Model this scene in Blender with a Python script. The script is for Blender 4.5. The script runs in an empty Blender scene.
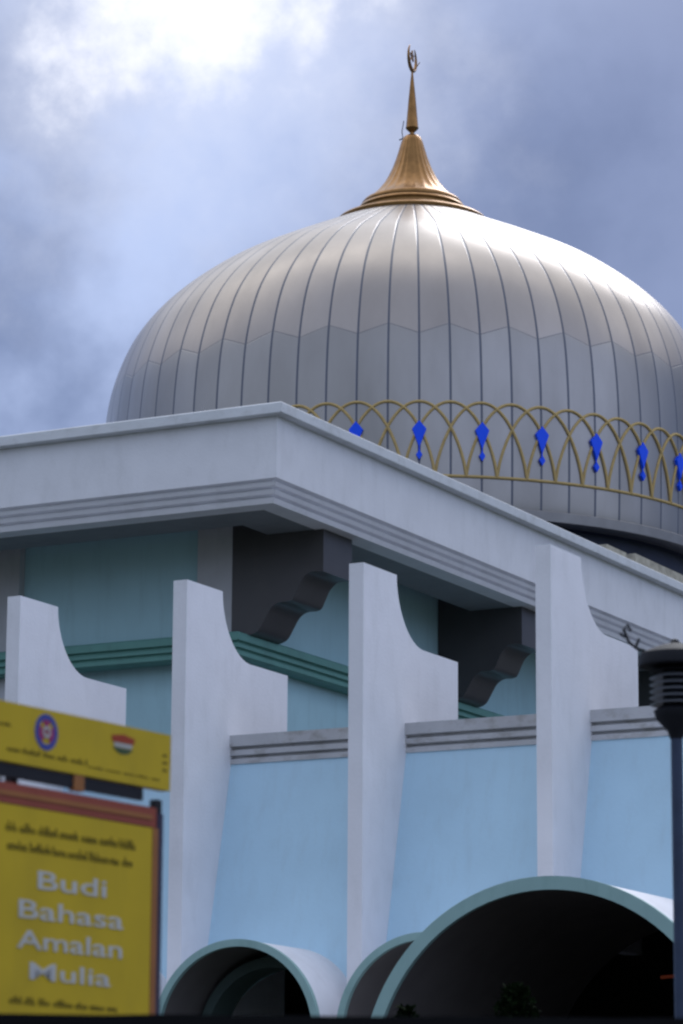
import bpy, bmesh, math, random
from mathutils import Vector, Matrix
random.seed(7)
PI = math.pi
scn = bpy.context.scene
COL = scn.collection
G = -1.6                      # ground level; z = 0 is the photographer's eye

# ------------------------------------------------------------------ materials
def mat(name, col, rough=.8, metal=0., var=.12, nscale=2., bump=.0, bscale=40., dirt=None, dirt_amt=0., dirt_scale=(1, 1, .25), spec=.3):
    m = bpy.data.materials.new(name); m.use_nodes = True
    nt = m.node_tree; N = nt.nodes; L = nt.links
    b = N['Principled BSDF']; b.inputs['Roughness'].default_value = rough; b.inputs['Metallic'].default_value = metal
    b.inputs['Specular IOR Level'].default_value = spec
    tc = N.new('ShaderNodeTexCoord')
    n1 = N.new('ShaderNodeTexNoise'); n1.inputs['Scale'].default_value = nscale; n1.inputs['Detail'].default_value = 6
    L.new(tc.outputs['Object'], n1.inputs['Vector'])
    mr = N.new('ShaderNodeMapRange'); mr.inputs[3].default_value = 1 - var; mr.inputs[4].default_value = 1 + var
    mr.inputs[1].default_value = .25; mr.inputs[2].default_value = .75
    L.new(n1.outputs['Fac'], mr.inputs[0])
    mx = N.new('ShaderNodeMix'); mx.data_type = 'RGBA'; mx.blend_type = 'MULTIPLY'; mx.inputs[0].default_value = 1
    mx.inputs[6].default_value = (*col, 1); L.new(mr.outputs[0], mx.inputs[7])
    out = mx.outputs[2]
    if dirt:
        mp = N.new('ShaderNodeMapping'); mp.inputs['Scale'].default_value = dirt_scale
        L.new(tc.outputs['Object'], mp.inputs['Vector'])
        n2 = N.new('ShaderNodeTexNoise'); n2.inputs['Scale'].default_value = 3.2; n2.inputs['Detail'].default_value = 8; n2.inputs['Roughness'].default_value = .65
        L.new(mp.outputs[0], n2.inputs['Vector'])
        r2 = N.new('ShaderNodeMapRange'); r2.inputs[1].default_value = .5; r2.inputs[2].default_value = .78; r2.inputs[4].default_value = dirt_amt
        L.new(n2.outputs['Fac'], r2.inputs[0])
        m2 = N.new('ShaderNodeMix'); m2.data_type = 'RGBA'; m2.inputs[7].default_value = (*dirt, 1)
        L.new(r2.outputs[0], m2.inputs[0]); L.new(out, m2.inputs[6]); out = m2.outputs[2]
    L.new(out, b.inputs['Base Color'])
    if bump:
        n3 = N.new('ShaderNodeTexNoise'); n3.inputs['Scale'].default_value = bscale; n3.inputs['Detail'].default_value = 4
        L.new(tc.outputs['Object'], n3.inputs['Vector'])
        bp = N.new('ShaderNodeBump'); bp.inputs['Strength'].default_value = bump; bp.inputs['Distance'].default_value = .02
        L.new(n3.outputs['Fac'], bp.inputs['Height']); L.new(bp.outputs[0], b.inputs['Normal'])
    return m

M = {}
M['white'] = mat('white_plaster', (.78, .78, .81), .8, var=.045, nscale=1.3, bump=.25, bscale=18, dirt=(.50, .50, .50), dirt_amt=.3, dirt_scale=(.7, .7, .25))
M['cap'] = mat('white_coping_paint', (.68, .70, .72), .75, var=.06, nscale=1.7, bump=.2, bscale=20, dirt=(.36, .36, .34), dirt_amt=.5, dirt_scale=(.6, .6, 1))
M['trim'] = mat('greyed_white_trim', (.50, .50, .51), .85, var=.10, nscale=1.5, bump=.2, dirt=(.20, .17, .13), dirt_amt=.75, dirt_scale=(.8, .8, 1.2))
M['blue'] = mat('pale_blue_wall_paint', (.49, .70, .83), .8, var=.05, nscale=.9, bump=.15, bscale=14, dirt=(.40, .54, .62), dirt_amt=.32, dirt_scale=(1.5, 1.5, .2))
M['teal'] = mat('pale_aqua_wall_paint', (.40, .61, .66), .8, var=.05, nscale=.8, bump=.15, bscale=14, dirt=(.28, .42, .46), dirt_amt=.35, dirt_scale=(1.5, 1.5, .2))
M['green'] = mat('sea_green_trim_paint', (.13, .30, .26), .6, var=.08, nscale=2, dirt=(.10, .2, .18), dirt_amt=.5)
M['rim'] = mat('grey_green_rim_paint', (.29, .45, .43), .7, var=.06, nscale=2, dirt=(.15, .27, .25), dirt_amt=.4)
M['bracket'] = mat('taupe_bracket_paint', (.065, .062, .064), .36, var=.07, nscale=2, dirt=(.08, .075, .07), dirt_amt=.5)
M['pilaster'] = mat('grey_pilaster_paint', (.48, .48, .50), .8, var=.05, nscale=2, dirt=(.3, .3, .3), dirt_amt=.4)
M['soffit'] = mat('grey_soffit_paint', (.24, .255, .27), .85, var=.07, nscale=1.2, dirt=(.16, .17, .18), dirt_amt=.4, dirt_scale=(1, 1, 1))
M['surround'] = mat('shaded_green_surround', (.08, .115, .11), .8, var=.08)  # rim green darkened, shade inside the arches painted into the colour
M['terrace'] = mat('weathered_terrace_felt', (.10, .105, .11), .95, var=.3, nscale=1)
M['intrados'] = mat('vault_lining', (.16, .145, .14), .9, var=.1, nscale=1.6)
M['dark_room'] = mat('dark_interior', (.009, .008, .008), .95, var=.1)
M['navy'] = mat('navy_roof_sheet', (.028, .035, .065), .55, var=.2, nscale=1)
M['tile'] = mat('beige_coping_stone', (.36, .34, .28), .9, var=.25, nscale=4, bump=.5, dirt=(.14, .13, .11), dirt_amt=.7, dirt_scale=(1, 1, 1))
M['gold'] = mat('bronze_gold', (.27, .14, .048), .34, metal=.85, var=.2, nscale=5, spec=.5)
M['goldline'] = mat('ochre_gold_bar', (.50, .355, .14), .65, metal=.0, var=.12, nscale=5)
M['bluedrop'] = mat('cobalt_enamel', (.004, .085, .95), .5, var=.05)
M['asphalt'] = mat('asphalt', (.05, .05, .05), .9, var=.2, nscale=8, bump=.4)
M['grass'] = mat('rough_grass', (.045, .07, .025), .95, var=.35, nscale=3, bump=.6)
M['black'] = mat('black_boundary_paint', (.006, .006, .007), .8, var=.3, nscale=2, spec=.1)
M['iron'] = mat('dark_iron', (.010, .011, .016), .65, metal=.0, var=.2, nscale=8)
M['pole'] = mat('slate_pole_paint', (.028, .045, .085), .45, var=.15, nscale=8)
M['glass'] = mat('lantern_louvre_metal', (.30, .32, .36), .35, metal=.6, var=.1)
M['yellow'] = mat('yellow_sign_vinyl', (.55, .385, .012), .55, var=.07, nscale=3, dirt=(.3, .22, .02), dirt_amt=.3)
M['red'] = mat('brick_red_sign_border', (.28, .065, .04), .6, var=.12, nscale=4)
M['orange'] = mat('orange_brown_stripe', (.32, .13, .04), .6, var=.12, nscale=4)
M['silver'] = mat('pale_grey_letters', (.52, .52, .50), .5, var=.05)
M['ink'] = mat('dark_olive_ink', (.075, .055, .006), .7, var=.1)
M['signdark'] = mat('dark_purple_frame', (.035, .03, .06), .5, var=.1)
M['emb_blue'] = mat('emblem_blue', (.05, .07, .30), .6)
M['emb_mag'] = mat('emblem_magenta', (.32, .03, .12), .6)
M['emb_red'] = mat('emblem_red', (.35, .05, .02), .6)
M['emb_white'] = mat('emblem_white', (.45, .45, .42), .6)
M['emb_green'] = mat('emblem_dark_green', (.05, .09, .04), .6)
M['bark'] = mat('bark', (.06, .045, .03), .9, var=.3)
M['leaf'] = mat('dark_leaf', (.005, .011, .003), .95, var=.4, nscale=6, spec=.05)
M['rail'] = mat('orange_red_rail_paint', (.42, .07, .02), .5)

# brushed metal dome skin with dark seams, staggered joints and panel tone differences
N_SEAM = 68
PHASE = None  # set below
def dome_material(phase, zj_hi, zj_lo):
    m = bpy.data.materials.new('satin_metal_dome_panels'); m.use_nodes = True
    nt = m.node_tree; N = nt.nodes; L = nt.links; b = N['Principled BSDF']
    def math_(op, a, bb=None, c=None):
        n = N.new('ShaderNodeMath'); n.operation = op
        for i, v in enumerate((a, bb, c)):
            if v is None: continue
            if isinstance(v, (int, float)): n.inputs[i].default_value = v
            else: L.new(v, n.inputs[i])
        return n.outputs[0]
    tc = N.new('ShaderNodeTexCoord'); sx = N.new('ShaderNodeSeparateXYZ'); L.new(tc.outputs['Object'], sx.inputs[0])
    X, Y, Z = sx.outputs
    ang = math_('ARCTAN2', Y, X)
    g = math_('MULTIPLY', math_('SUBTRACT', ang, phase - 20 * PI), N_SEAM / (2 * PI))   # gore coordinate, always > 0
    fr = math_('FRACT', g)
    ds = math_('MINIMUM', fr, math_('SUBTRACT', 1.0, fr))
    rad = math_('SQRT', math_('ADD', math_('MULTIPLY', X, X), math_('MULTIPLY', Y, Y)))
    dist = math_('MULTIPLY', math_('MULTIPLY', ds, rad), 2 * PI / N_SEAM)            # metres from the seam
    def mrange(v, a, b_, c, d, st='SMOOTHSTEP'):
        n = N.new('ShaderNodeMapRange'); n.interpolation_type = st
        n.inputs[1].default_value = a; n.inputs[2].default_value = b_; n.inputs[3].default_value = c; n.inputs[4].default_value = d
        L.new(v, n.inputs[0]); return n.outputs[0]
    seam = mrange(dist, .018, .045, 1, 0)
    # zigzag joint: triangle wave with period two gores
    tri = math_('PINGPONG', g, 1.0)
    zj = math_('ADD', math_('MULTIPLY', tri, zj_hi - zj_lo), zj_lo)
    dz = math_('SUBTRACT', Z, zj)
    joint = mrange(math_('ABSOLUTE', dz), .006, .026, .5, 0)
    line = math_('MAXIMUM', seam, joint)
    low = mrange(dz, -.01, .01, 1, 0)
    cid = math_('FLOOR', g)
    wn = N.new('ShaderNodeTexWhiteNoise'); wn.noise_dimensions = '2D'
    cb = N.new('ShaderNodeCombineXYZ'); L.new(cid, cb.inputs[0]); L.new(low, cb.inputs[1]); L.new(cb.outputs[0], wn.inputs['Vector'])
    tone = mrange(wn.outputs['Value'], 0, 1, .90, 1.08, 'LINEAR')
    no = N.new('ShaderNodeTexNoise'); no.inputs['Scale'].default_value = .55; no.inputs['Detail'].default_value = 7; no.inputs['Roughness'].default_value = .62
    mp = N.new('ShaderNodeMapping'); mp.inputs['Scale'].default_value = (1, 1, .35); L.new(tc.outputs['Object'], mp.inputs[0]); L.new(mp.outputs[0], no.inputs['Vector'])
    grime = mrange(no.outputs['Fac'], .3, .75, 1.05, .86, 'LINEAR')
    tone = math_('MULTIPLY', tone, grime)
    base = N.new('ShaderNodeMix'); base.data_type = 'RGBA'; base.inputs[6].default_value = (.375, .335, .305, 1); base.inputs[7].default_value = (.325, .308, .292, 1)
    L.new(low, base.inputs[0])
    mul = N.new('ShaderNodeMix'); mul.data_type = 'RGBA'; mul.blend_type = 'MULTIPLY'; mul.inputs[0].default_value = 1
    L.new(base.outputs[2], mul.inputs[6]); L.new(tone, mul.inputs[7])
    fin = N.new('ShaderNodeMix'); fin.data_type = 'RGBA'; fin.inputs[7].default_value = (.09, .10, .13, 1)
    L.new(line, fin.inputs[0]); L.new(mul.outputs[2], fin.inputs[6]); L.new(fin.outputs[2], b.inputs['Base Color'])
    L.new(math_('MULTIPLY', math_('SUBTRACT', 1.0, math_('MULTIPLY', line, .7)), .82), b.inputs['Metallic'])
    L.new(mrange(no.outputs['Fac'], .3, .7, .27, .37, 'LINEAR'), b.inputs['Roughness'])
    bp = N.new('ShaderNodeBump'); bp.inputs['Strength'].default_value = .5; bp.inputs['Distance'].default_value = .02; bp.invert = True
    # each gore slightly pillowed
    pil = math_('MULTIPLY', math_('POWER', math_('SUBTRACT', 1.0, math_('MULTIPLY', ds, 2.0)), 2.0), .25)
    L.new(math_('ADD', line, pil), bp.inputs['Height']); L.new(bp.outputs[0], b.inputs['Normal'])
    return m

# ------------------------------------------------------------------ mesh helpers
def link(name, bm, m, parent=None, smooth=False, bevel=0., loc=None, angle=40):
    if bevel:
        es = [e for e in bm.edges if len(e.link_faces) == 2 and e.calc_face_angle(0) > math.radians(35)]
        bmesh.ops.bevel(bm, geom=es, offset=bevel, segments=2, affect='EDGES', clamp_overlap=True)
    bmesh.ops.recalc_face_normals(bm, faces=bm.faces)
    me = bpy.data.meshes.new(name); 
    if smooth:
        for f in bm.faces: f.smooth = True
    bm.to_mesh(me); bm.free(); me.materials.append(m)
    if smooth: me.set_sharp_from_angle(angle=math.radians(angle))
    o = bpy.data.objects.new(name, me); COL.objects.link(o)
    if parent: o.parent = parent
    if loc: o.location = loc
    return o

def box(bm, x0, x1, y0, y1, z0, z1):
    v = [bm.verts.new(p) for p in ((x0,y0,z0),(x1,y0,z0),(x1,y1,z0),(x0,y1,z0),(x0,y0,z1),(x1,y0,z1),(x1,y1,z1),(x0,y1,z1))]
    for f in ((0,3,2,1),(4,5,6,7),(0,1,5,4),(1,2,6,5),(2,3,7,6),(3,0,4,7)): bm.faces.new([v[i] for i in f])
    return v

def prism(bm, pts, fn, a, b):
    """closed outline pts (u,v) extruded from a to b; fn(u,v,t) -> xyz"""
    A = [bm.verts.new(fn(u, v, a)) for u, v in pts]; B = [bm.verts.new(fn(u, v, b)) for u, v in pts]
    n = len(pts)
    for i in range(n): bm.faces.new((A[i], A[(i+1) % n], B[(i+1) % n], B[i]))
    bm.faces.new(A); bm.faces.new(B[::-1])

def lathe(bm, prof, n=48, c=(0, 0), cap=True):
    rings = []
    for r, z in prof:
        rings.append([bm.verts.new((c[0] + r * math.cos(2*PI*i/n), c[1] + r * math.sin(2*PI*i/n), z)) for i in range(n)])
    for a, b in zip(rings, rings[1:]):
        for i in range(n): bm.faces.new((a[i], a[(i+1) % n], b[(i+1) % n], b[i]))
    if cap:
        bm.faces.new(rings[0][::-1]); bm.faces.new(rings[-1])

def tube(bm, pts, r, k=8, radii=None, closed=False):
    pts = [Vector(p) for p in pts]; n = len(pts); rings = []; up = None
    for i, p in enumerate(pts):
        if closed: t = (pts[(i+1) % n] - pts[i-1]).normalized()
        else: t = (pts[min(i+1, n-1)] - pts[max(i-1, 0)]).normalized()
        if up is None: up = t.orthogonal().normalized()
        up = (up - t * up.dot(t)).normalized(); s = t.cross(up)
        rr = radii[i] if radii else r
        rings.append([bm.verts.new(p + (up * math.cos(2*PI*j/k) + s * math.sin(2*PI*j/k)) * rr) for j in range(k)])
    rng = range(n) if closed else range(n-1)
    for i in rng:
        a, b = rings[i], rings[(i+1) % n]
        for j in range(k): bm.faces.new((a[j], a[(j+1) % k], b[(j+1) % k], b[j]))
    if not closed: bm.faces.new(rings[0][::-1]); bm.faces.new(rings[-1])

def rect_loft(bm, prof, x0, x1, y0, y1):
    """closed profile (inset, z) swept with mitres round a rectangle"""
    rings = []
    for i, z in prof:
        rings.append([bm.verts.new(p) for p in ((x0+i, y0+i, z), (x1-i, y0+i, z), (x1-i, y1-i, z), (x0+i, y1-i, z))])
    n = len(rings)
    for a in range(n):
        A, B = rings[a], rings[(a+1) % n]
        for j in range(4): bm.faces.new((A[j], A[(j+1) % 4], B[(j+1) % 4], B[j]))

def empty(name, loc, label, cat, group=None, kind=None):
    o = bpy.data.objects.new(name, None); COL.objects.link(o); o.location = loc; o.empty_display_size = .5
    o['label'] = label; o['category'] = cat
    if group: o['group'] = group
    return o
def child_at(o, root):           # keep world coordinates of a mesh built in world space
    o.parent = root; o.matrix_parent_inverse = Matrix.Translation(-root.location); return o

# ------------------------------------------------------------------ the mosque
mosque = empty('mosque', (-30, 49.6, G), 'white and pale blue mosque with curved fins, arched canopies and a silver ribbed dome', 'mosque')
def part(name, bm, m, parent=None, **k):
    o = link(name, bm, m, None, **k)
    return child_at(o, mosque)
def subpart(name, bm, m, parent, **k):
    o = link(name, bm, m, None, **k)
    o.parent = parent       # the parent part already sits at the world origin
    return o

def spline(P, sub=6):
    out = []; n = len(P)
    T = [((P[min(i+1, n-1)][0] - P[max(i-1, 0)][0]) / (1 if i in (0, n-1) else 2), (P[min(i+1, n-1)][1] - P[max(i-1, 0)][1]) / (1 if i in (0, n-1) else 2)) for i in range(n)]
    for i in range(n - 1):
        for s in range(sub):
            t = s / sub; a = 2*t**3-3*t**2+1; b = t**3-2*t**2+t; c = -2*t**3+3*t**2; d = t**3-t**2
            out.append(tuple(a*P[i][j] + b*T[i][j] + c*P[i+1][j] + d*T[i+1][j] for j in (0, 1)))
    out.append(P[-1]); return out
# --- fins
YF, FW, XS, SP = 48.0, .28, -32.276, 3.5
ZT, ZL, ZLE, ZLB, YW, BAT = 10.793, 9.618, 8.227, 7.712, 49.577, .223
fin_x = [XS + SP * i for i in range(-1, 6)]
CB, RB, ZB = -19.80, 3.08, 1.75       # big porch vault: centre x, outer radius, springing height
CS, RS, ZS = 1.58, 1.58, 2.78         # small canopies
def fin_outline(bottom):
    P = [(YF, ZT), (YF + 1.253, ZT)]
    for k in range(1, 17):
        t = k / 16 * PI / 2
        P.append((YF + 1.253 + 1.06 * (1 - math.cos(t)) ** .95, ZT - 1.175 * math.sin(t)))
    P += [(YF + 3.697, ZL), (YF + 3.697, bottom), (YF, bottom)]
    return P
for x in fin_x:
    bottom = G - .1
    d = max(0, abs(x + FW/2 - CB) - FW/2)
    if d < RB: bottom = ZB + math.sqrt(RB**2 - d**2) - .05
    bm = bmesh.new(); prism(bm, fin_outline(bottom), lambda u, v, t: (t, u, v), x, x + FW)
    part('fin', bm, M['white'], bevel=.022)

# --- battered wall bays with arched openings, and the ribbed ledge above each
def hole(x):
    z = None
    for c in (XS + FW/2 + SP*.5, XS + FW/2 + SP*1.5, XS + FW/2 + SP*2.5):
        d = abs(x - c)
        if d < 1.3: z = max(z or -9, 2.72 + math.sqrt(1.3**2 - d*d))
    d = abs(x - CB)
    if d < 3.0: z = max(z or -9, ZB + math.sqrt(3.0**2 - d*d))
    return z
def yw(z): return YW + .06 - BAT * (ZLB - z)
for i in range(len(fin_x) - 1):
    xa, xb = fin_x[i] + FW - .002, fin_x[i+1] + .002
    n = 80; bm = bmesh.new(); prev = None
    xs = [xa + (xb - xa) * k / n for k in range(n + 1)]
    for k in range(n):
        x0, x1 = xs[k], xs[k+1]; h0, h1 = hole(x0), hole(x1); mid = hole((x0+x1)/2)
        if mid is None: z0 = z1 = G - .1
        else: z0 = h0 if h0 is not None else mid - .25; z1 = h1 if h1 is not None else mid - .25
        if mid is None and (h0 or h1): z0 = z1 = G - .1
        F = [bm.verts.new(p) for p in ((x0, yw(z0), z0), (x1, yw(z1), z1), (x1, yw(ZLB), ZLB), (x0, yw(ZLB), ZLB))]
        B = [bm.verts.new((v.co.x, v.co.y + .35, v.co.z)) for v in F]
        bm.faces.new(F); bm.faces.new(B[::-1]); bm.faces.new((F[0], B[0], B[1], F[1])); bm.faces.new((F[2], B[2], B[3], F[3]))
        if k == 0 or (mid is not None) != prev: bm.faces.new((F[0], F[3], B[3], B[0]))
        if k == n - 1: bm.faces.new((F[1], B[1], B[2], F[2]))
        prev = mid is not None
    bmesh.ops.remove_doubles(bm, verts=bm.verts, dist=.0005)
    part('battered_wall', bm, M['blue'])
    pr = [(YW, ZLE), (YW, ZLE-.20), (YW+.11, ZLE-.215), (YW+.11, ZLE-.255), (YW+.015, ZLE-.27), (YW+.015, ZLE-.36), (YW+.12, ZLE-.375), (YW+.12, ZLE-.41),
          (YW+.03, ZLE-.425), (YW+.03, ZLB), (YW+.5, ZLB), (YW+.5, ZLE)]
    bm = bmesh.new(); prism(bm, pr, lambda u, v, t: (t, u, v), xa, xb); part('ledge', bm, M['trim'])

# --- canopies: barrel vaults with a painted front rim
def vault_outline(c, zc, r0, r1, a0, a1, n=48, legs=(True, True)):
    out, inn = [], []
    for k in range(n + 1):
        a = a0 + (a1 - a0) * k / n
        out.append((c + r1 * math.cos(a), zc + r1 * math.sin(a))); inn.append((c + r0 * math.cos(a), zc + r0 * math.sin(a)))
    if legs[0]: out.insert(0, (out[0][0], G - .1)); inn.insert(0, (inn[0][0], G - .1))
    if legs[1]: out.append((out[-1][0], G - .1)); inn.append((inn[-1][0], G - .1))
    return out, inn
def strip_solid(bm, out, inn, y0, y1, faces='all'):
    vo = [[bm.verts.new((x, y, z)) for x, z in out] for y in (y0, y1)]
    vi = [[bm.verts.new((x, y, z)) for x, z in inn] for y in (y0, y1)]
    for k in range(len(out) - 1):
        bm.faces.new((vo[0][k], vo[1][k], vo[1][k+1], vo[0][k+1])); bm.faces.new((vi[0][k], vi[0][k+1], vi[1][k+1], vi[1][k]))
        bm.faces.new((vo[0][k], vo[0][k+1], vi[0][k+1], vi[0][k])); bm.faces.new((vo[1][k], vi[1][k], vi[1][k+1], vo[1][k+1]))
    for k in (0, -1): bm.faces.new((vo[0][k], vi[0][k], vi[1][k], vo[1][k]))
def canopy(c, zc, R, y0, y1, rimw, a1=PI, a0=0, legs=(True, True)):
    # a0 = right side (angle 0), a1 = left side
    o_, i_ = vault_outline(c, zc, R - rimw * .45, R, a0, a1, legs=legs)
    bm = bmesh.new(); strip_solid(bm, o_, i_, y0 + .10, y1); v = part('arched_canopy', bm, M['white'], smooth=True, angle=50)
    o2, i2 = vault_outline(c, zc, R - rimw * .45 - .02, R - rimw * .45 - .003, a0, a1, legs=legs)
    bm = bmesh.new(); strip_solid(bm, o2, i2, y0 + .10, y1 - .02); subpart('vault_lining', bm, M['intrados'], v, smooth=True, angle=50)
    o3, i3 = vault_outline(c, zc, R - rimw, R + .012, a0, a1, legs=legs)
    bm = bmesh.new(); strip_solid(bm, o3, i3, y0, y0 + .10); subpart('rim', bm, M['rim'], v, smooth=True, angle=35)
    return v
for k in (0, 1):
    c = XS + FW/2 + SP * (k + .5)
    canopy(c, ZS, RS, 47.05, 49.0, .11)
c = XS + FW/2 + SP * 2.5
canopy(c, ZS, RS, 47.05, 49.0, .11, a0=math.acos((CB - RB - .03 - c) / RS) , legs=(False, True))
porch = canopy(CB, ZB, RB, 43.9, 50.6, .19)
# painted reveal round each small opening in the wall
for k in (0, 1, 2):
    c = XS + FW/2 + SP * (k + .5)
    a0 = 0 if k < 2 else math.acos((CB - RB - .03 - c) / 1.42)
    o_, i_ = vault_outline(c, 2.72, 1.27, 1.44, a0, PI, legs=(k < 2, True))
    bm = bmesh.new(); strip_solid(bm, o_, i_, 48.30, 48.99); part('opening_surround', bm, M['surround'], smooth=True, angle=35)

# --- lower block: dark rooms behind the arches, terrace roof, side walls
X0, X1 = fin_x[0] + FW, fin_x[-1] + .0
bm = bmesh.new(); box(bm, X0 - 24, X1, 49.86, 118, 7.35, 7.69); part('terrace_roof', bm, M['terrace'])
bm = bmesh.new()
box(bm, X1 - .3, X1 - .002, 49.75, 118, G, 7.34); box(bm, X0 - 24, X1 - .31, 117.7, 118, G, 7.34); box(bm, X0 - 24, X0 - 23.7, 49.7, 117.69, G, 7.34)
box(bm, X0 - 23.69, X0 - .01, 49.7, 50.0, G, 8.2)
part('outer_wall', bm, M['blue'])
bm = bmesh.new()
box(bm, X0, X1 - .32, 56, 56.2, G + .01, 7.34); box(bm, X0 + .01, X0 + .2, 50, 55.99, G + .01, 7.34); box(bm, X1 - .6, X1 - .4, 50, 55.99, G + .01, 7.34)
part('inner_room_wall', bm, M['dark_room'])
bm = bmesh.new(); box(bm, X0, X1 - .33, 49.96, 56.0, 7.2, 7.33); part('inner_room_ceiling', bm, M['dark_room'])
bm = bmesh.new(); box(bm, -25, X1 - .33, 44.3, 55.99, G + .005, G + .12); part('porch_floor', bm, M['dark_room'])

# --- upper block
XU, YU = -34.45, 59.94            # corner of the upper walls
XL, YB_ = -55.2, 118.8
bm = bmesh.new()
w = .22
rect_loft(bm, [(w, 7.62), (w, 15.0), (w + .3, 15.0), (w + .3, 7.62)], XL, XU + w - .02, YU, YB_)
part('upper_wall', bm, M['teal'])
for x in [XU - .88 - 5.55 * k for k in range(0, 4)]:
    bm = bmesh.new(); box(bm, x, x + .88, YU, YU + .218, 7.63, 14.98); part('pilaster', bm, M['pilaster'], bevel=.015)
# sea green string course: thick top rib and two thin ones
def course(inset_sign=1):
    pr = [(-.40, 12.14), (-.45, 12.10), (-.45, 11.95), (-.36, 11.925), (-.36, 11.885), (-.42, 11.865), (-.42, 11.80), (-.34, 11.775), (-.34, 11.74), (-.40, 11.72), (-.40, 11.64), (-.30, 11.60), (.05, 11.60), (.05, 12.14)]
    return pr
bm = bmesh.new(); rect_loft(bm, [(i + .0, z) for i, z in course()], XL, XU, YU, YB_); part('string_course', bm, M['green'])
# carved roof brackets on the east wall
def smooth(t): return t * t * (3 - 2 * t)
def bracket(y0, y1):
    K = [(-34.3, 12.145), (-34.12, 12.12), (-33.93, 12.13), (-33.76, 12.22), (-33.62, 12.44), (-33.47, 12.67), (-33.28, 12.775), (-33.05, 12.78), (-32.93, 12.83),
         (-32.84, 13.00), (-32.73, 13.21), (-32.56, 13.36), (-32.38, 13.385)]
    P = [(XU, 14.95), (XU, 12.145)] + spline(K, 4)
    P += [(-32.19, 13.365), (-32.19, 14.297), (-33.62, 14.297), (-33.62, 14.95)]
    bm = bmesh.new(); prism(bm, P, lambda u, v, t: (u, t, v), y0, y1)
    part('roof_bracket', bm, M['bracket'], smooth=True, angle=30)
for k in range(6):
    bracket(YU + 10.2 * k, YU + 10.2 * k + 1.32)
# roof edge: cap, tall face, three ribs, underside plate
RX0, RX1, RY0, RY1 = -58.15, -31.51, 56.786, 122.0
face = [(.23, 16.11), (.23, 14.80), (.37, 14.775), (.37, 14.735), (.25, 14.715), (.29, 14.645), (.42, 14.625), (.42, 14.585), (.29, 14.565), (.335, 14.485), (.47, 14.465), (.47, 14.425),
        (.34, 14.405), (.39, 14.30), (.9, 14.30), (.9, 16.11)]
bm = bmesh.new(); rect_loft(bm, face, RX0, RX1, RY0, RY1); fascia = part('roof_fascia', bm, M['white'])
bm = bmesh.new(); rect_loft(bm, [(0, 16.33), (.03, 16.354), (.95, 16.354), (.95, 16.115), (.02, 16.115), (0, 16.13)], RX0, RX1, RY0, RY1); part('coping', bm, M['cap'])
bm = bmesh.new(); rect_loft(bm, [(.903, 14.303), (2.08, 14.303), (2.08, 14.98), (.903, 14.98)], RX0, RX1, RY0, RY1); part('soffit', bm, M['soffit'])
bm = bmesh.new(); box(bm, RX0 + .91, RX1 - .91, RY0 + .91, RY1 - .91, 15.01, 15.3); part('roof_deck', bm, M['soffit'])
# low navy roof rising to the drum
DC = Vector((-44.842, 89.382)); 
bm = bmesh.new()
rect_loft(bm, [(1.3, 15.31), (1.3, 16.2), (7.5, 17.6), (9, 17.6), (9, 15.31)], RX0, RX1, RY0, RY1); part('roof_slope', bm, M['navy'])
# beige stones along the roof edge behind the coping
for (ya, yb, zt) in ((73.6, 75.1, 16.70), (75.7, 77.0, 16.88), (77.6, 84.0, 16.98), (84.1, 91, 16.98), (91.1, 98, 16.98)):
    bm = bmesh.new(); box(bm, -32.85, -32.3, ya, yb, 16.36, zt); part('coping_stone', bm, M['tile'], bevel=.03)

# --- dome
prof_k = [(9.76, 19.45), (9.80, 19.9), (9.83, 20.9), (9.84, 22.2), (9.79, 23.6), (9.60, 25.0), (9.15, 26.3), (8.52, 27.3), (7.6, 28.22), (6.3, 29.15), (4.9, 29.87), (3.5, 30.52), (2.2, 31.10), (1.2, 31.45)]
DPROF = spline(prof_k)
def dome_r(z):
    for (r0, z0), (r1, z1) in zip(DPROF, DPROF[1:]):
        if z0 <= z <= z1: return r0 + (r1 - r0) * (z - z0) / (z1 - z0)
    return DPROF[0][0]
T0 = math.atan2(-DC.y, -DC.x)          # azimuth that faces the camera
PH = T0 + .022
DTH = 2 * PI / N_SEAM
M['dome'] = dome_material(PH, 25.14, 24.82)
bm = bmesh.new(); lathe(bm, DPROF, n=272)
dome = link('dome', bm, M['dome'], smooth=True, angle=60)
dome.location = (DC.x, DC.y, 0); dome.parent = mosque; dome.matrix_parent_inverse = Matrix.Translation(-mosque.location)
def dsub(name, bm, m, rot=0., **k):      # sub-part of the dome in dome-local coordinates
    o = link(name, bm, m, dome, **k); o.rotation_euler.z = rot; return o
bm = bmesh.new(); lathe(bm, [(9.50, 19.33), (9.77, 19.34), (9.82, 19.37), (9.845, 19.64), (9.81, 19.67), (9.6, 19.67)], n=204); dsub('base_band', bm, mat('dome_base_band', (.30, .29, .29), .42, metal=.55, var=.1), smooth=True, angle=30)
bm = bmesh.new(); lathe(bm, [(9.1, 15.3), (9.1, 19.3), (9.3, 19.325)], n=128); o = dsub('drum', bm, M['navy'], smooth=True, angle=30)
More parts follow.
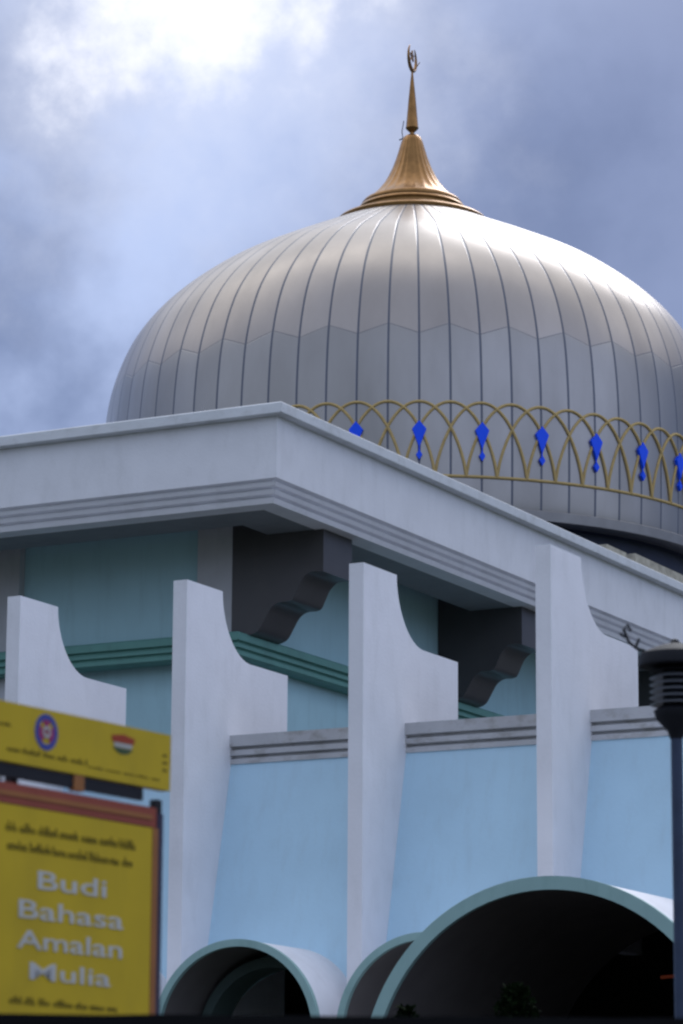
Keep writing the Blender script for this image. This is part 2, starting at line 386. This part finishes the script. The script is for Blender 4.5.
# gold tracery: an arch over every seam, each spanning three gores
Z0, Z1 = 20.53, 22.72
def on_dome(th, z, off): r = dome_r(z) + off; return (r * math.cos(th), r * math.sin(th), z)
bm = bmesh.new(); tube(bm, [on_dome(2*PI*k/272, Z0, .01) for k in range(272)], .046, k=8, closed=True); dsub('tracery_ring', bm, M['goldline'], smooth=True)
def arch_bm(off):
    bm = bmesh.new(); pts = []
    for k in range(41):
        u = -1 + 2 * k / 40; h = (1 - abs(u) ** 2.05) ** .74 if abs(u) < 1 else 0
        pts.append(on_dome(1.5 * DTH * u, Z0 + (Z1 - Z0) * h, off + .012 * u))
    tube(bm, pts, .044, k=8); return bm
a0 = dsub('tracery_arch', arch_bm(.012), M['goldline'], PH, smooth=True)
bm = bmesh.new()
def kite(bm, zt, zw, zb, hw, th_=.06):
    r = dome_r(zw); pts = [(0, zt), (hw, zw), (0, zb), (-hw, zw)]
    F = [bm.verts.new((dome_r(z) + th_ + .03, y, z)) for y, z in pts]; B = [bm.verts.new((dome_r(z) - .01, y, z)) for y, z in pts]
    bm.faces.new(F); bm.faces.new(B[::-1])
    for i in range(4): bm.faces.new((F[i], B[i], B[(i+1) % 4], F[(i+1) % 4]))
kite(bm, 22.14, 21.89, 21.34, .205); kite(bm, 21.27, 21.13, 20.98, .09)
tube(bm, [on_dome(0, 21.42, .04), on_dome(0, 21.15, .04)], .022, k=6)
d0 = dsub('blue_drop', bm, M['bluedrop'], PH)
for k in range(1, N_SEAM):
    c_ = a0.copy(); COL.objects.link(c_); c_.parent = dome; c_.rotation_euler.z = PH + DTH * k
for k in range(1, N_SEAM // 2):
    c_ = d0.copy(); COL.objects.link(c_); c_.parent = dome; c_.rotation_euler.z = PH + 2 * DTH * k

# --- finial (part of the mosque, with its own pieces)
fin_prof = [(1.50, 31.60), (1.62, 31.66), (1.64, 31.74), (1.56, 31.84), (1.36, 31.95), (1.12, 32.18), (.93, 32.42), (.78, 32.68), (.63, 33.0), (.52, 33.3), (.43, 33.6), (.36, 33.85), (.29, 34.02), (.20, 34.10), (.10, 34.13)]
bm = bmesh.new(); FL = 24
# lightly fluted bell
rings = []
n = 144
for r, z in fin_prof:
    amp = .03 if .3 < r < 1.5 else 0
    rings.append([bm.verts.new(((r * (1 - amp * abs(math.sin(FL * PI * i / n * 1.0)) )) * math.cos(2*PI*i/n), (r * (1 - amp * abs(math.sin(FL * PI * i / n)))) * math.sin(2*PI*i/n), z)) for i in range(n)])
for a, b in zip(rings, rings[1:]):
    for i in range(n): bm.faces.new((a[i], a[(i+1) % n], b[(i+1) % n], b[i]))
bm.faces.new(rings[0][::-1]); bm.faces.new(rings[-1])
finial = link('finial', bm, M['gold'], smooth=True, angle=60); finial.location = (DC.x, DC.y, 0)
finial.parent = mosque; finial.matrix_parent_inverse = Matrix.Translation(-mosque.location)
bm = bmesh.new(); lathe(bm, [(1.3, 31.6), (1.65, 31.46), (1.95, 31.34), (2.2, 31.23), (2.42, 31.16), (2.47, 31.10), (2.45, 31.0), (2.3, 30.94), (1.3, 31.2)], n=96); link('flange', bm, M['gold'], finial, smooth=True, angle=35)
bm = bmesh.new(); lathe(bm, [(1.50, 31.25), (1.70, 31.25), (1.74, 31.32), (1.70, 31.42), (1.70, 31.50), (1.74, 31.56), (1.70, 31.64), (1.60, 31.67)], n=96); link('base_ring', bm, M['gold'], finial, smooth=True, angle=60)
bm = bmesh.new(); lathe(bm, [(.07, 34.10), (.07, 34.20), (.20, 34.33), (.215, 34.36), (.20, 34.40), (.12, 35.35), (.035, 36.20), (.03, 36.32)], n=32); link('spike', bm, M['gold'], finial, smooth=True, angle=35)
# crescent, seen nearly edge-on, and its little star
def crescent():
    bm = bmesh.new(); cz = 36.78; pts, rad = [], []
    for k in range(33):
        a = math.radians(-90 + (k / 32 - .5) * 290); pts.append((.42 * math.cos(a), 0, cz + .44 * math.sin(a)))
        rad.append(.012 + .052 * math.cos((k / 32 - .5) * PI) ** .8 if 0 < k < 32 else .008)
    tube(bm, pts, .05, k=8, radii=rad); return bm
ROT = math.radians(27.9 + 72)
o = link('crescent', crescent(), M['gold'], finial, smooth=True); o.rotation_euler.z = ROT
bm = bmesh.new(); vs = []
for k in range(10):
    a = PI/2 + k * PI / 5; r = .2 if k % 2 == 0 else .085; vs.append((r * math.cos(a), 36.83 + r * math.sin(a)))
prism(bm, vs, lambda u, v, t: (u, t, v), -.025, .025); o = link('star', bm, M['gold'], finial); o.rotation_euler.z = ROT
bm = bmesh.new(); tube(bm, [(0, 0, 36.28), (.12, 0, 36.42), (.25, 0, 36.62)], .016, k=6); o = link('stay', bm, M['gold'], finial); o.rotation_euler.z = math.radians(28)
bm = bmesh.new(); tube(bm, [(-.30, 0, 34.0), (-.33, 0, 34.25), (-.27, 0, 34.6)], .014, k=6); tube(bm, [(-.30, 0, 34.0), (-.42, 0, 33.95)], .02, k=6); o = link('lightning_rod', bm, M['iron'], finial); o.rotation_euler.z = math.radians(28)

# ------------------------------------------------------------------ the signboard (yellow, on two posts)
SK = 1.5
SA = Vector((-6.24, 10.314, 0)) * SK + Vector((-.062, .006, 0)); SD = Vector((math.sin(math.radians(5.3)), math.cos(math.radians(5.3)), 0))
sign = empty('signboard', (SA.x, SA.y, G), 'yellow signboard with a red border and silver words, header board above, left foreground', 'sign')
sign.rotation_euler.z = math.atan2(SD.y, SD.x)
# local frame: +x along the board (away from the camera), -y faces the viewer, z up from the ground
def S(v): return v * SK
def sp(name, bm, m, parent=None, **k):
    o = link(name, bm, m, parent or sign, **k); return o
def sbox(x0, x1, y0, y1, z0, z1): 
    bm = bmesh.new(); box(bm, S(x0), S(x1), y0, y1, S(z0) - G, S(z1) - G); return bm
head = sp('header_board', sbox(-.97, .085, -.06, .0, 1.53, 1.742), M['yellow'], bevel=.006)
sp('cross_bar', sbox(-.97, -.075, -.05, -.02, 1.478, 1.524), M['iron'])
sp('bar_clamp', sbox(-.50, -.44, -.058, -.019, 1.47, 1.528), M['orange'])
panel = sp('main_panel', sbox(-.965, -.022, -.06, .0, .60, 1.38), M['yellow'])
sp('top_border', sbox(-.965, .0, -.062, .002, 1.383, 1.457), M['red'])
sp('top_stripe', sbox(-.965, -.03, -.068, -.0625, 1.41, 1.427), M['orange'])
sp('side_border', sbox(-.020, .014, -.062, .002, .60, 1.381), M['orange'])
sp('side_frame', sbox(.015, .05, -.055, .01, .60, 1.44), M['signdark'])
for x in (-.80, .065):
    sp('post', sbox(x, x + .035, .012, .06, G / SK, 1.72 if x < 0 else 1.5), M['iron'])
def text(name, s, size, xc, zb, m, parent, ext=.004, y=-.0605, sx=1.):
    cu = bpy.data.curves.new(name, 'FONT'); cu.body = s; cu.size = size; cu.align_x = 'CENTER'; cu.extrude = ext; cu.offset = size * .006; cu.resolution_u = 3
    t = bpy.data.objects.new(name, cu); COL.objects.link(t)
    dg = bpy.context.evaluated_depsgraph_get(); me = bpy.data.meshes.new_from_object(t.evaluated_get(dg)); bpy.data.objects.remove(t)
    o = bpy.data.objects.new(name, me); COL.objects.link(o); me.materials.clear(); me.materials.append(m)
    for v in me.vertices:
        x, yy, z = v.co; v.co = (x * sx + S(xc), y - ext - z, yy + S(zb) - G)
    o.parent = parent; return o
for s, zb, h, wd in (('Budi', 1.098, .092, .40), ('Bahasa', .990, .092, .61), ('Amalan', .884, .092, .61), ('Mulia', .778, .086, .47)):
    o = text('lettering', s, S(h), -.50, zb, M['silver'], panel, ext=.002)
    xs_ = [v.co.x for v in o.data.vertices]; cur = max(xs_) - min(xs_); k = S(wd) / cur; mid = (max(xs_) + min(xs_)) / 2
    for v in o.data.vertices: v.co.x = mid + (v.co.x - mid) * k
# small print too blurred to read: rows of short irregular strokes
def smallprint(x0, x1, z, h, parent, y, seed):
    rnd = random.Random(seed); x = x0
    while x < x1:
        bm = bmesh.new()
        wlen = rnd.uniform(.05, .11); xe = min(x + wlen, x1)
        xx = x
        while xx < xe:
            hh = h * rnd.choice((.55, .6, .6, 1.)); ww = rnd.uniform(.007, .012)
            box(bm, S(xx), S(xx + ww * .55), y - .003, y, S(z) - G, S(z + hh) - G)
            if rnd.random() < .7: zz = z + rnd.choice((0, h * .28, h * .5)); box(bm, S(xx + ww * .55) , S(xx + ww), y - .0028, y - .0002, S(zz) - G, S(zz + h * .14) - G)
            xx += ww + .003
        x = xe + .02
        sp('small_print', bm, M['ink'], parent)
smallprint(-.885, -.13, 1.287, .034, panel, -.0602, 1); smallprint(-.875, -.14, 1.222, .034, panel, -.0602, 2)
smallprint(-.84, -.20, .688, .026, panel, -.0602, 3)
smallprint(-.89, -.43, 1.568, .020, head, -.0602, 4); smallprint(-.42, .02, 1.561, .010, head, -.0602, 5)
smallprint(-.97, -.86, 1.655, .014, head, -.0602, 6)
def disc(cx, cz, r0, r1, y, m, name, parent, n=32):
    bm = bmesh.new(); A = []; 
    for rr in (r0, r1):
        A.append([[bm.verts.new((S(cx) + S(rr) * math.cos(2*PI*i/n), yy, S(cz) - G + S(rr) * math.sin(2*PI*i/n))) for i in range(n)] for yy in (y - .003, y)])
    for i in range(n):
        j = (i + 1) % n
        bm.faces.new((A[0][0][i], A[0][0][j], A[1][0][j], A[1][0][i])); bm.faces.new((A[1][0][i], A[1][0][j], A[1][1][j], A[1][1][i])); bm.faces.new((A[0][0][i], A[0][1][i], A[0][1][j], A[0][0][j]))
    return sp(name, bm, m, parent)
# round blue and magenta crest
bm = bmesh.new(); ec = (-.672, 1.660)
crest = disc(ec[0], ec[1], .044, .066, -.0602, M['emb_blue'], 'round_crest', head)
bm = bmesh.new()
for a in (PI/2, PI/2 + 2*PI/3, PI/2 + 4*PI/3, 0, PI):
    u = Vector((math.cos(a), math.sin(a))); v = Vector((-u.y, u.x)); b0 = .004; b1 = .022
    q = [u * .004 - v * b0, u * .042 - v * b1, u * .042 + v * b1, u * .004 + v * b0]
    prism(bm, [(S(ec[0] + p.x), S(ec[1] + p.y) - G) for p in q], lambda x, z, t: (x, t, z), -.0634 - .0001 * a, -.0603)
sp('crest_petals', bm, M['emb_mag'], crest.parent)
disc(ec[0], ec[1], .012, .022, -.064, M['emb_white'], 'crest_ring', head)
# second crest: red over white and dark green
ec = (-.215, 1.672)
bm = bmesh.new(); prism(bm, [(S(ec[0] + a) , S(ec[1] + b) - G) for a, b in ((-.072, .026), (.0, .036), (.072, .026), (.065, .004), (-.065, .004))], lambda x, z, t: (x, t, z), -.0632, -.0602); sp('shield_crest', bm, M['emb_red'], head)
bm = bmesh.new(); prism(bm, [(S(ec[0] + a) , S(ec[1] + b) - G) for a, b in ((-.058, .002), (.058, .002), (.05, -.014), (-.05, -.014))], lambda x, z, t: (x, t, z), -.0632, -.0602); sp('shield_band', bm, M['emb_white'], head)
bm = bmesh.new(); prism(bm, [(S(ec[0] + a) , S(ec[1] + b) - G) for a, b in ((-.062, -.017), (.062, -.017), (.030, -.034), (0, -.038), (-.030, -.034))], lambda x, z, t: (x, t, z), -.0632, -.0602); sp('shield_ribbon', bm, M['emb_green'], head)
bm = bmesh.new()
for i in range(3): box(bm, S(.035), S(.06), -.0625, -.0602, S(1.60 + i * .028) - G, S(1.608 + i * .028) - G)
sp('edge_marks', bm, M['ink'], head)

# ------------------------------------------------------------------ street lantern
lamp = empty('street_lamp', (-9.345, 23.233, G), 'dark iron street lantern with louvred head on a slim slate post', 'street lamp')
def lp(name, prof, m, n=32, parent=None, ang=35, zz=G):
    bm = bmesh.new(); lathe(bm, [(r, z - zz) for r, z in prof], n=n); return link(name, bm, m, parent or lamp, smooth=True, angle=ang)
lp('post', [(.12, G), (.12, G + .25), (.075, G + .4), (.05, G + .9), (.046, 3.60)], M['pole'])
lp('lantern_cup', [(.05, 3.58), (.07, 3.64), (.16, 3.74), (.175, 3.80), (.12, 3.84)], M['iron'])
lp('lantern_core', [(.10, 3.83), (.10, 4.15)], M['iron'])
for k in range(6):
    z = 3.845 + k * .052
    lp('louvre', [(.135, z + .028), (.20, z), (.205, z + .004), (.14, z + .034)], M['glass'] if k < 5 else M['iron'], n=40)
cap = lp('lantern_cap', [(.20, 4.145), (.285, 4.15), (.29, 4.165), (.28, 4.245), (.22, 4.275), (.12, 4.315), (.04, 4.335), (.03, 4.36), (.0105, 4.37)], M['iron'])
for k in (0, 2):
    bm = bmesh.new(); pts = [(.20, 0, 4.26 - G), (.29, 0, 4.285 - G), (.36, 0, 4.34 - G), (.40, 0, 4.44 - G), (.37, 0, 4.48 - G), (.345, 0, 4.43 - G)]
    tube(bm, pts, .013, k=6); tube(bm, [(.31, 0, 4.30 - G), (.28, 0, 4.37 - G)], .011, k=6); tube(bm, [(.39, 0, 4.38 - G), (.43, 0, 4.41 - G)], .011, k=6)
    o = link('scroll', bm, M['iron'], lamp, smooth=True); o.rotation_euler.z = math.radians(27.9 + 180 + 90 * k)

# ------------------------------------------------------------------ dark boundary wall across the foot of the view
bw = empty('boundary_wall', (-4.3*1.7, 8.0*1.7, G), 'low black boundary wall with a thin coping along the bottom edge', 'wall')
bw.rotation_euler.z = math.atan2(8.488 - 7.593, 5.092 - 3.408)
bm = bmesh.new(); box(bm, -14, 14, .03, .27, -.1, 2.43); link('wall_body', bm, M['black'], bw)
bm = bmesh.new()
rnd = random.Random(3); n = 140
top = []
for k in range(n + 1):
    x = -14.05 + 28.1 * k / n; top.append((x, 2.487 + rnd.uniform(-.003, .003)))
A = [bm.verts.new((x, 0, z)) for x, z in top]; B = [bm.verts.new((x, .30, z)) for x, z in top]
C_ = [bm.verts.new((x, 0, 2.43)) for x, z in top]; D_ = [bm.verts.new((x, .30, 2.43)) for x, z in top]
for k in range(n):
    bm.faces.new((A[k], A[k+1], B[k+1], B[k])); bm.faces.new((C_[k], C_[k+1], A[k+1], A[k])); bm.faces.new((B[k], B[k+1], D_[k+1], D_[k])); bm.faces.new((D_[k], D_[k+1], C_[k+1], C_[k]))
bm.faces.new((A[0], B[0], D_[0], C_[0])); bm.faces.new((A[n], C_[n], D_[n], B[n]))
link('coping', bm, M['black'], bw)

# ------------------------------------------------------------------ two small dark shrubs in front of the porch
def shrub(loc, h, rad, label, seed, nleaf):
    r = random.Random(seed); e = empty('shrub', (loc[0], loc[1], G), label, 'shrub', 'dark shrubs before the arches')
    bm = bmesh.new()
    for k in range(6):
        a = r.uniform(0, 2*PI); q = rad * r.uniform(.3, .8)
        tube(bm, [(0, 0, 0), (q*.3*math.cos(a), q*.3*math.sin(a), h*.45), (q*math.cos(a), q*math.sin(a), h*.9)], .03, k=6, radii=[.05, .03, .008])
    link('stems', bm, M['bark'], e)
    bm = bmesh.new()
    for k in range(nleaf):
        a = r.uniform(0, 2*PI); q = rad * math.sqrt(r.random()); t = r.random() ** .6; z = h * (.25 + .75 * t); q *= math.sqrt(max(.05, 1 - t**3)) 
        c = Vector((q*math.cos(a), q*math.sin(a), z)); d = Vector((r.gauss(0, 1), r.gauss(0, 1), r.gauss(.4, .7))).normalized(); s = d.cross(Vector((r.random(), r.random(), r.random()))).normalized()
        L_ = r.uniform(.05, .10); W = L_ * .3
        bm.faces.new([bm.verts.new(p) for p in (c, c + d*L_*.5 + s*W, c + d*L_, c + d*L_*.5 - s*W)])
    link('foliage', bm, M['leaf'], e)
shrub((-12.70, 27.50), 3.6, .42, 'narrow dark green shrub rising in front of the large porch arch', 5, 3500)
shrub((-13.62, 27.05), 3.42, .28, 'smaller dark shrub left of the large porch arch foot', 9, 1500)

# orange-red rail inside the porch
rail = empty('handrail', (-18.4, 46.0, G), 'orange-red handrail glimpsed deep inside the dark porch', 'rail')
bm = bmesh.new(); tube(bm, [(-.42, 0, 3.45 - G), (0, 0, 3.475 - G), (1.0, .0, 3.475 - G)], .028, k=8); link('top_rail', bm, M['rail'], rail, smooth=True)
bm = bmesh.new(); tube(bm, [(.9, 0, .1), (.9, 0, 3.46 - G)], .03, k=8); link('stanchion', bm, M['iron'], rail, smooth=True)

# ------------------------------------------------------------------ ground
def struct(name, bm, m):
    o = link(name, bm, m); o['kind'] = 'structure'; return o
bm = bmesh.new(); bmesh.ops.create_grid(bm, x_segments=8, y_segments=8, size=1500); 
for v in bm.verts: v.co.z = G - .012
struct('ground', bm, M['grass'])
bm = bmesh.new(); vs = [bm.verts.new(p) for p in ((-200, 10.5, G - .004), (200, 10.5, G - .004), (200, 43.5, G - .004), (-200, 43.5, G - .004))]; bm.faces.new(vs)
struct('forecourt', bm, M['asphalt'])
bm = bmesh.new(); vs = [bm.verts.new(p) for p in ((-200, -9, G), (200, -9, G), (200, 4.5, G), (-200, 4.5, G))]; bm.faces.new(vs)
struct('road', bm, M['asphalt'])

# ------------------------------------------------------------------ camera
f_px, yaw, pit, rol = 3224.3, math.radians(27.915), math.radians(12.17), math.radians(.357)
cam = bpy.data.cameras.new('camera'); co = bpy.data.objects.new('camera', cam); COL.objects.link(co); scn.camera = co
r = Vector((math.cos(yaw), math.sin(yaw), 0)); fw = Vector((-math.sin(yaw) * math.cos(pit), math.cos(yaw) * math.cos(pit), math.sin(pit))); u = r.cross(fw)
r2 = r * math.cos(rol) + u * math.sin(rol); u2 = -r * math.sin(rol) + u * math.cos(rol)
m3 = Matrix((r2, u2, -fw)).transposed(); co.matrix_world = m3.to_4x4()
cam.sensor_fit = 'VERTICAL'; cam.sensor_height = 36; cam.lens = f_px / 1024 * 36
cam.clip_start = .1; cam.clip_end = 5000
cam.dof.use_dof = True; cam.dof.focus_distance = 75; cam.dof.aperture_fstop = 3.2

# ------------------------------------------------------------------ sky and sun
SUN_AZ, SUN_EL = math.radians(98), math.radians(43)     # direction to the sun, azimuth from +X
sd = Vector((math.cos(SUN_EL) * math.cos(SUN_AZ), math.cos(SUN_EL) * math.sin(SUN_AZ), math.sin(SUN_EL)))
sl = bpy.data.lights.new('sun', 'SUN'); so = bpy.data.objects.new('sun', sl); COL.objects.link(so)
sl.energy = 1.0; sl.angle = math.radians(25); sl.color = (.95, .96, 1.0); so.rotation_euler = sd.to_track_quat('Z', 'Y').to_euler()
w = bpy.data.worlds.new('World'); scn.world = w; w.use_nodes = True
nt = w.node_tree; N = nt.nodes; L = nt.links; bg = N['Background']; bg.inputs['Strength'].default_value = .10
sky = N.new('ShaderNodeTexSky'); sky.sky_type = 'NISHITA'; sky.sun_disc = False; sky.sun_elevation = SUN_EL; sky.sun_rotation = PI/2 - SUN_AZ; sky.air_density = 1.2; sky.dust_density = 2.0
tc = N.new('ShaderNodeTexCoord'); D = tc.outputs['Generated']
def mth(op, a, b=None):
    n = N.new('ShaderNodeMath'); n.operation = op
    for i, v in enumerate((a, b)):
        if v is None: continue
        if isinstance(v, (int, float)): n.inputs[i].default_value = v
        else: L.new(v, n.inputs[i])
    return n.outputs[0]
def mr(v, a, b, c, d, st='SMOOTHSTEP'):
    n = N.new('ShaderNodeMapRange'); n.interpolation_type = st
    for i, q in enumerate((a, b, c, d)): n.inputs[i+1].default_value = q
    L.new(v, n.inputs[0]); return n.outputs[0]
def noise(scale, det=6, rough=.55, off=(0, 0, 0), stretch=(1, 1, 1)):
    mp = N.new('ShaderNodeMapping'); mp.inputs['Location'].default_value = off; mp.inputs['Scale'].default_value = stretch; L.new(D, mp.inputs[0])
    n = N.new('ShaderNodeTexNoise'); n.inputs['Scale'].default_value = scale; n.inputs['Detail'].default_value = det; n.inputs['Roughness'].default_value = rough; L.new(mp.outputs[0], n.inputs['Vector']); return n.outputs['Fac']
def mixc(f, a, b):
    n = N.new('ShaderNodeMix'); n.data_type = 'RGBA'
    if isinstance(f, (int, float)): n.inputs[0].default_value = f
    else: L.new(f, n.inputs[0])
    for i, v in ((6, a), (7, b)):
        if isinstance(v, tuple): n.inputs[i].default_value = (*v, 1)
        else: L.new(v, n.inputs[i])
    return n.outputs[2]
def pxdir(x, y): return (r2 * ((x - 341.5) / f_px) - u2 * ((y - 512) / f_px) + fw).normalized()
def towards(x, y, dx=0, dy=0):         # angular distance to a sky direction
    v = pxdir(x, y); n = N.new('ShaderNodeVectorMath'); n.operation = 'DISTANCE'; L.new(D, n.inputs[0]); n.inputs[1].default_value = v; return n.outputs['Value']
def plane(a):                          # component along a direction
    n = N.new('ShaderNodeVectorMath'); n.operation = 'DOT_PRODUCT'; L.new(D, n.inputs[0]); n.inputs[1].default_value = a; return n.outputs['Value']
n_big = noise(7, 5, .5, (1.3, .2, .7), (1, 1, 1.5)); n_mid = noise(15, 7, .5, (3.1, 1, 2)); n_far = noise(2.2, 6, .55, (.4, 2, 1), (1, 1, 2))
cl = 10.0   # colours below are radiances; the Background strength is 0.1
def c10(r_, g_, b_): return (r_ * cl, g_ * cl, b_ * cl)
grey = mixc(mr(n_mid, .32, .68, 0, 1), c10(.105, .16, .34), c10(.185, .25, .465))
pale = c10(.46, .57, .88)
# pale cloud bank: across the left part of the view
side = mth('ADD', plane(r2), mth('MULTIPLY', mth('SUBTRACT', n_big, .5), .12)); side = mth('ADD', side, mth('MULTIPLY', mth('SUBTRACT', n_mid, .5), .035))
bank = mr(side, -.06, .09, 1, 0)
c1 = mixc(mth('MULTIPLY', bank, mr(n_mid, .34, .66, .15, 1)), grey, pale)
n_fine = noise(60, 8, .6, (1, 5, 2))
dist = mth('ADD', towards(222, 24), mth('MULTIPLY', mth('SUBTRACT', n_mid, .5), .13)); dist = mth('ADD', dist, mth('MULTIPLY', mth('SUBTRACT', n_fine, .5), .05))

c1b = mixc(mr(dist, .0, .11, .85, 0), c1, c10(.70, .76, .96))
c2 = mixc(mr(dist, .0, .048, 1, 0), c1b, c10(1.15, 1.15, 1.2))
# the rest of the overcast sky, brighter towards the zenith
sz = N.new('ShaderNodeSeparateXYZ'); L.new(D, sz.inputs[0])
el = mr(sz.outputs[2], .32, .85, 0, 1)
over = mixc(mr(n_far, .35, .65, 0, 1), c10(1.1, 1.15, 1.25), c10(2.5, 2.5, 2.5))
back_over = mixc(mr(n_far, .35, .65, 0, 1), c10(.52, .60, .80), c10(.72, .80, 1.0))
c3 = mixc(el, c2, over)
back = mr(plane(Vector((fw.x, fw.y, 0)).normalized()), -.35, .45, 1, 0)
east = mr(plane(Vector((1, 0, 0))), .1, .9, 0, 1)
hz = mixc(mr(sz.outputs[2], -.01, .18, 0, 1), c10(.16, .18, .20), mixc(east, c10(.55, .64, .86), c10(.80, .94, 1.35)))
c4 = mixc(back, c3, mixc(el, hz, back_over))
fin_ = mixc(.9, sky.outputs[0], c4)
L.new(fin_, bg.inputs['Color'])

scn.view_settings.view_transform = 'Standard'; scn.view_settings.look = 'None'; scn.view_settings.exposure = .1; scn.view_settings.gamma = 1
scn.render.engine = 'CYCLES'
scn.cycles.use_denoising = True; scn.cycles.max_bounces = 6; scn.cycles.filter_width = 2.4
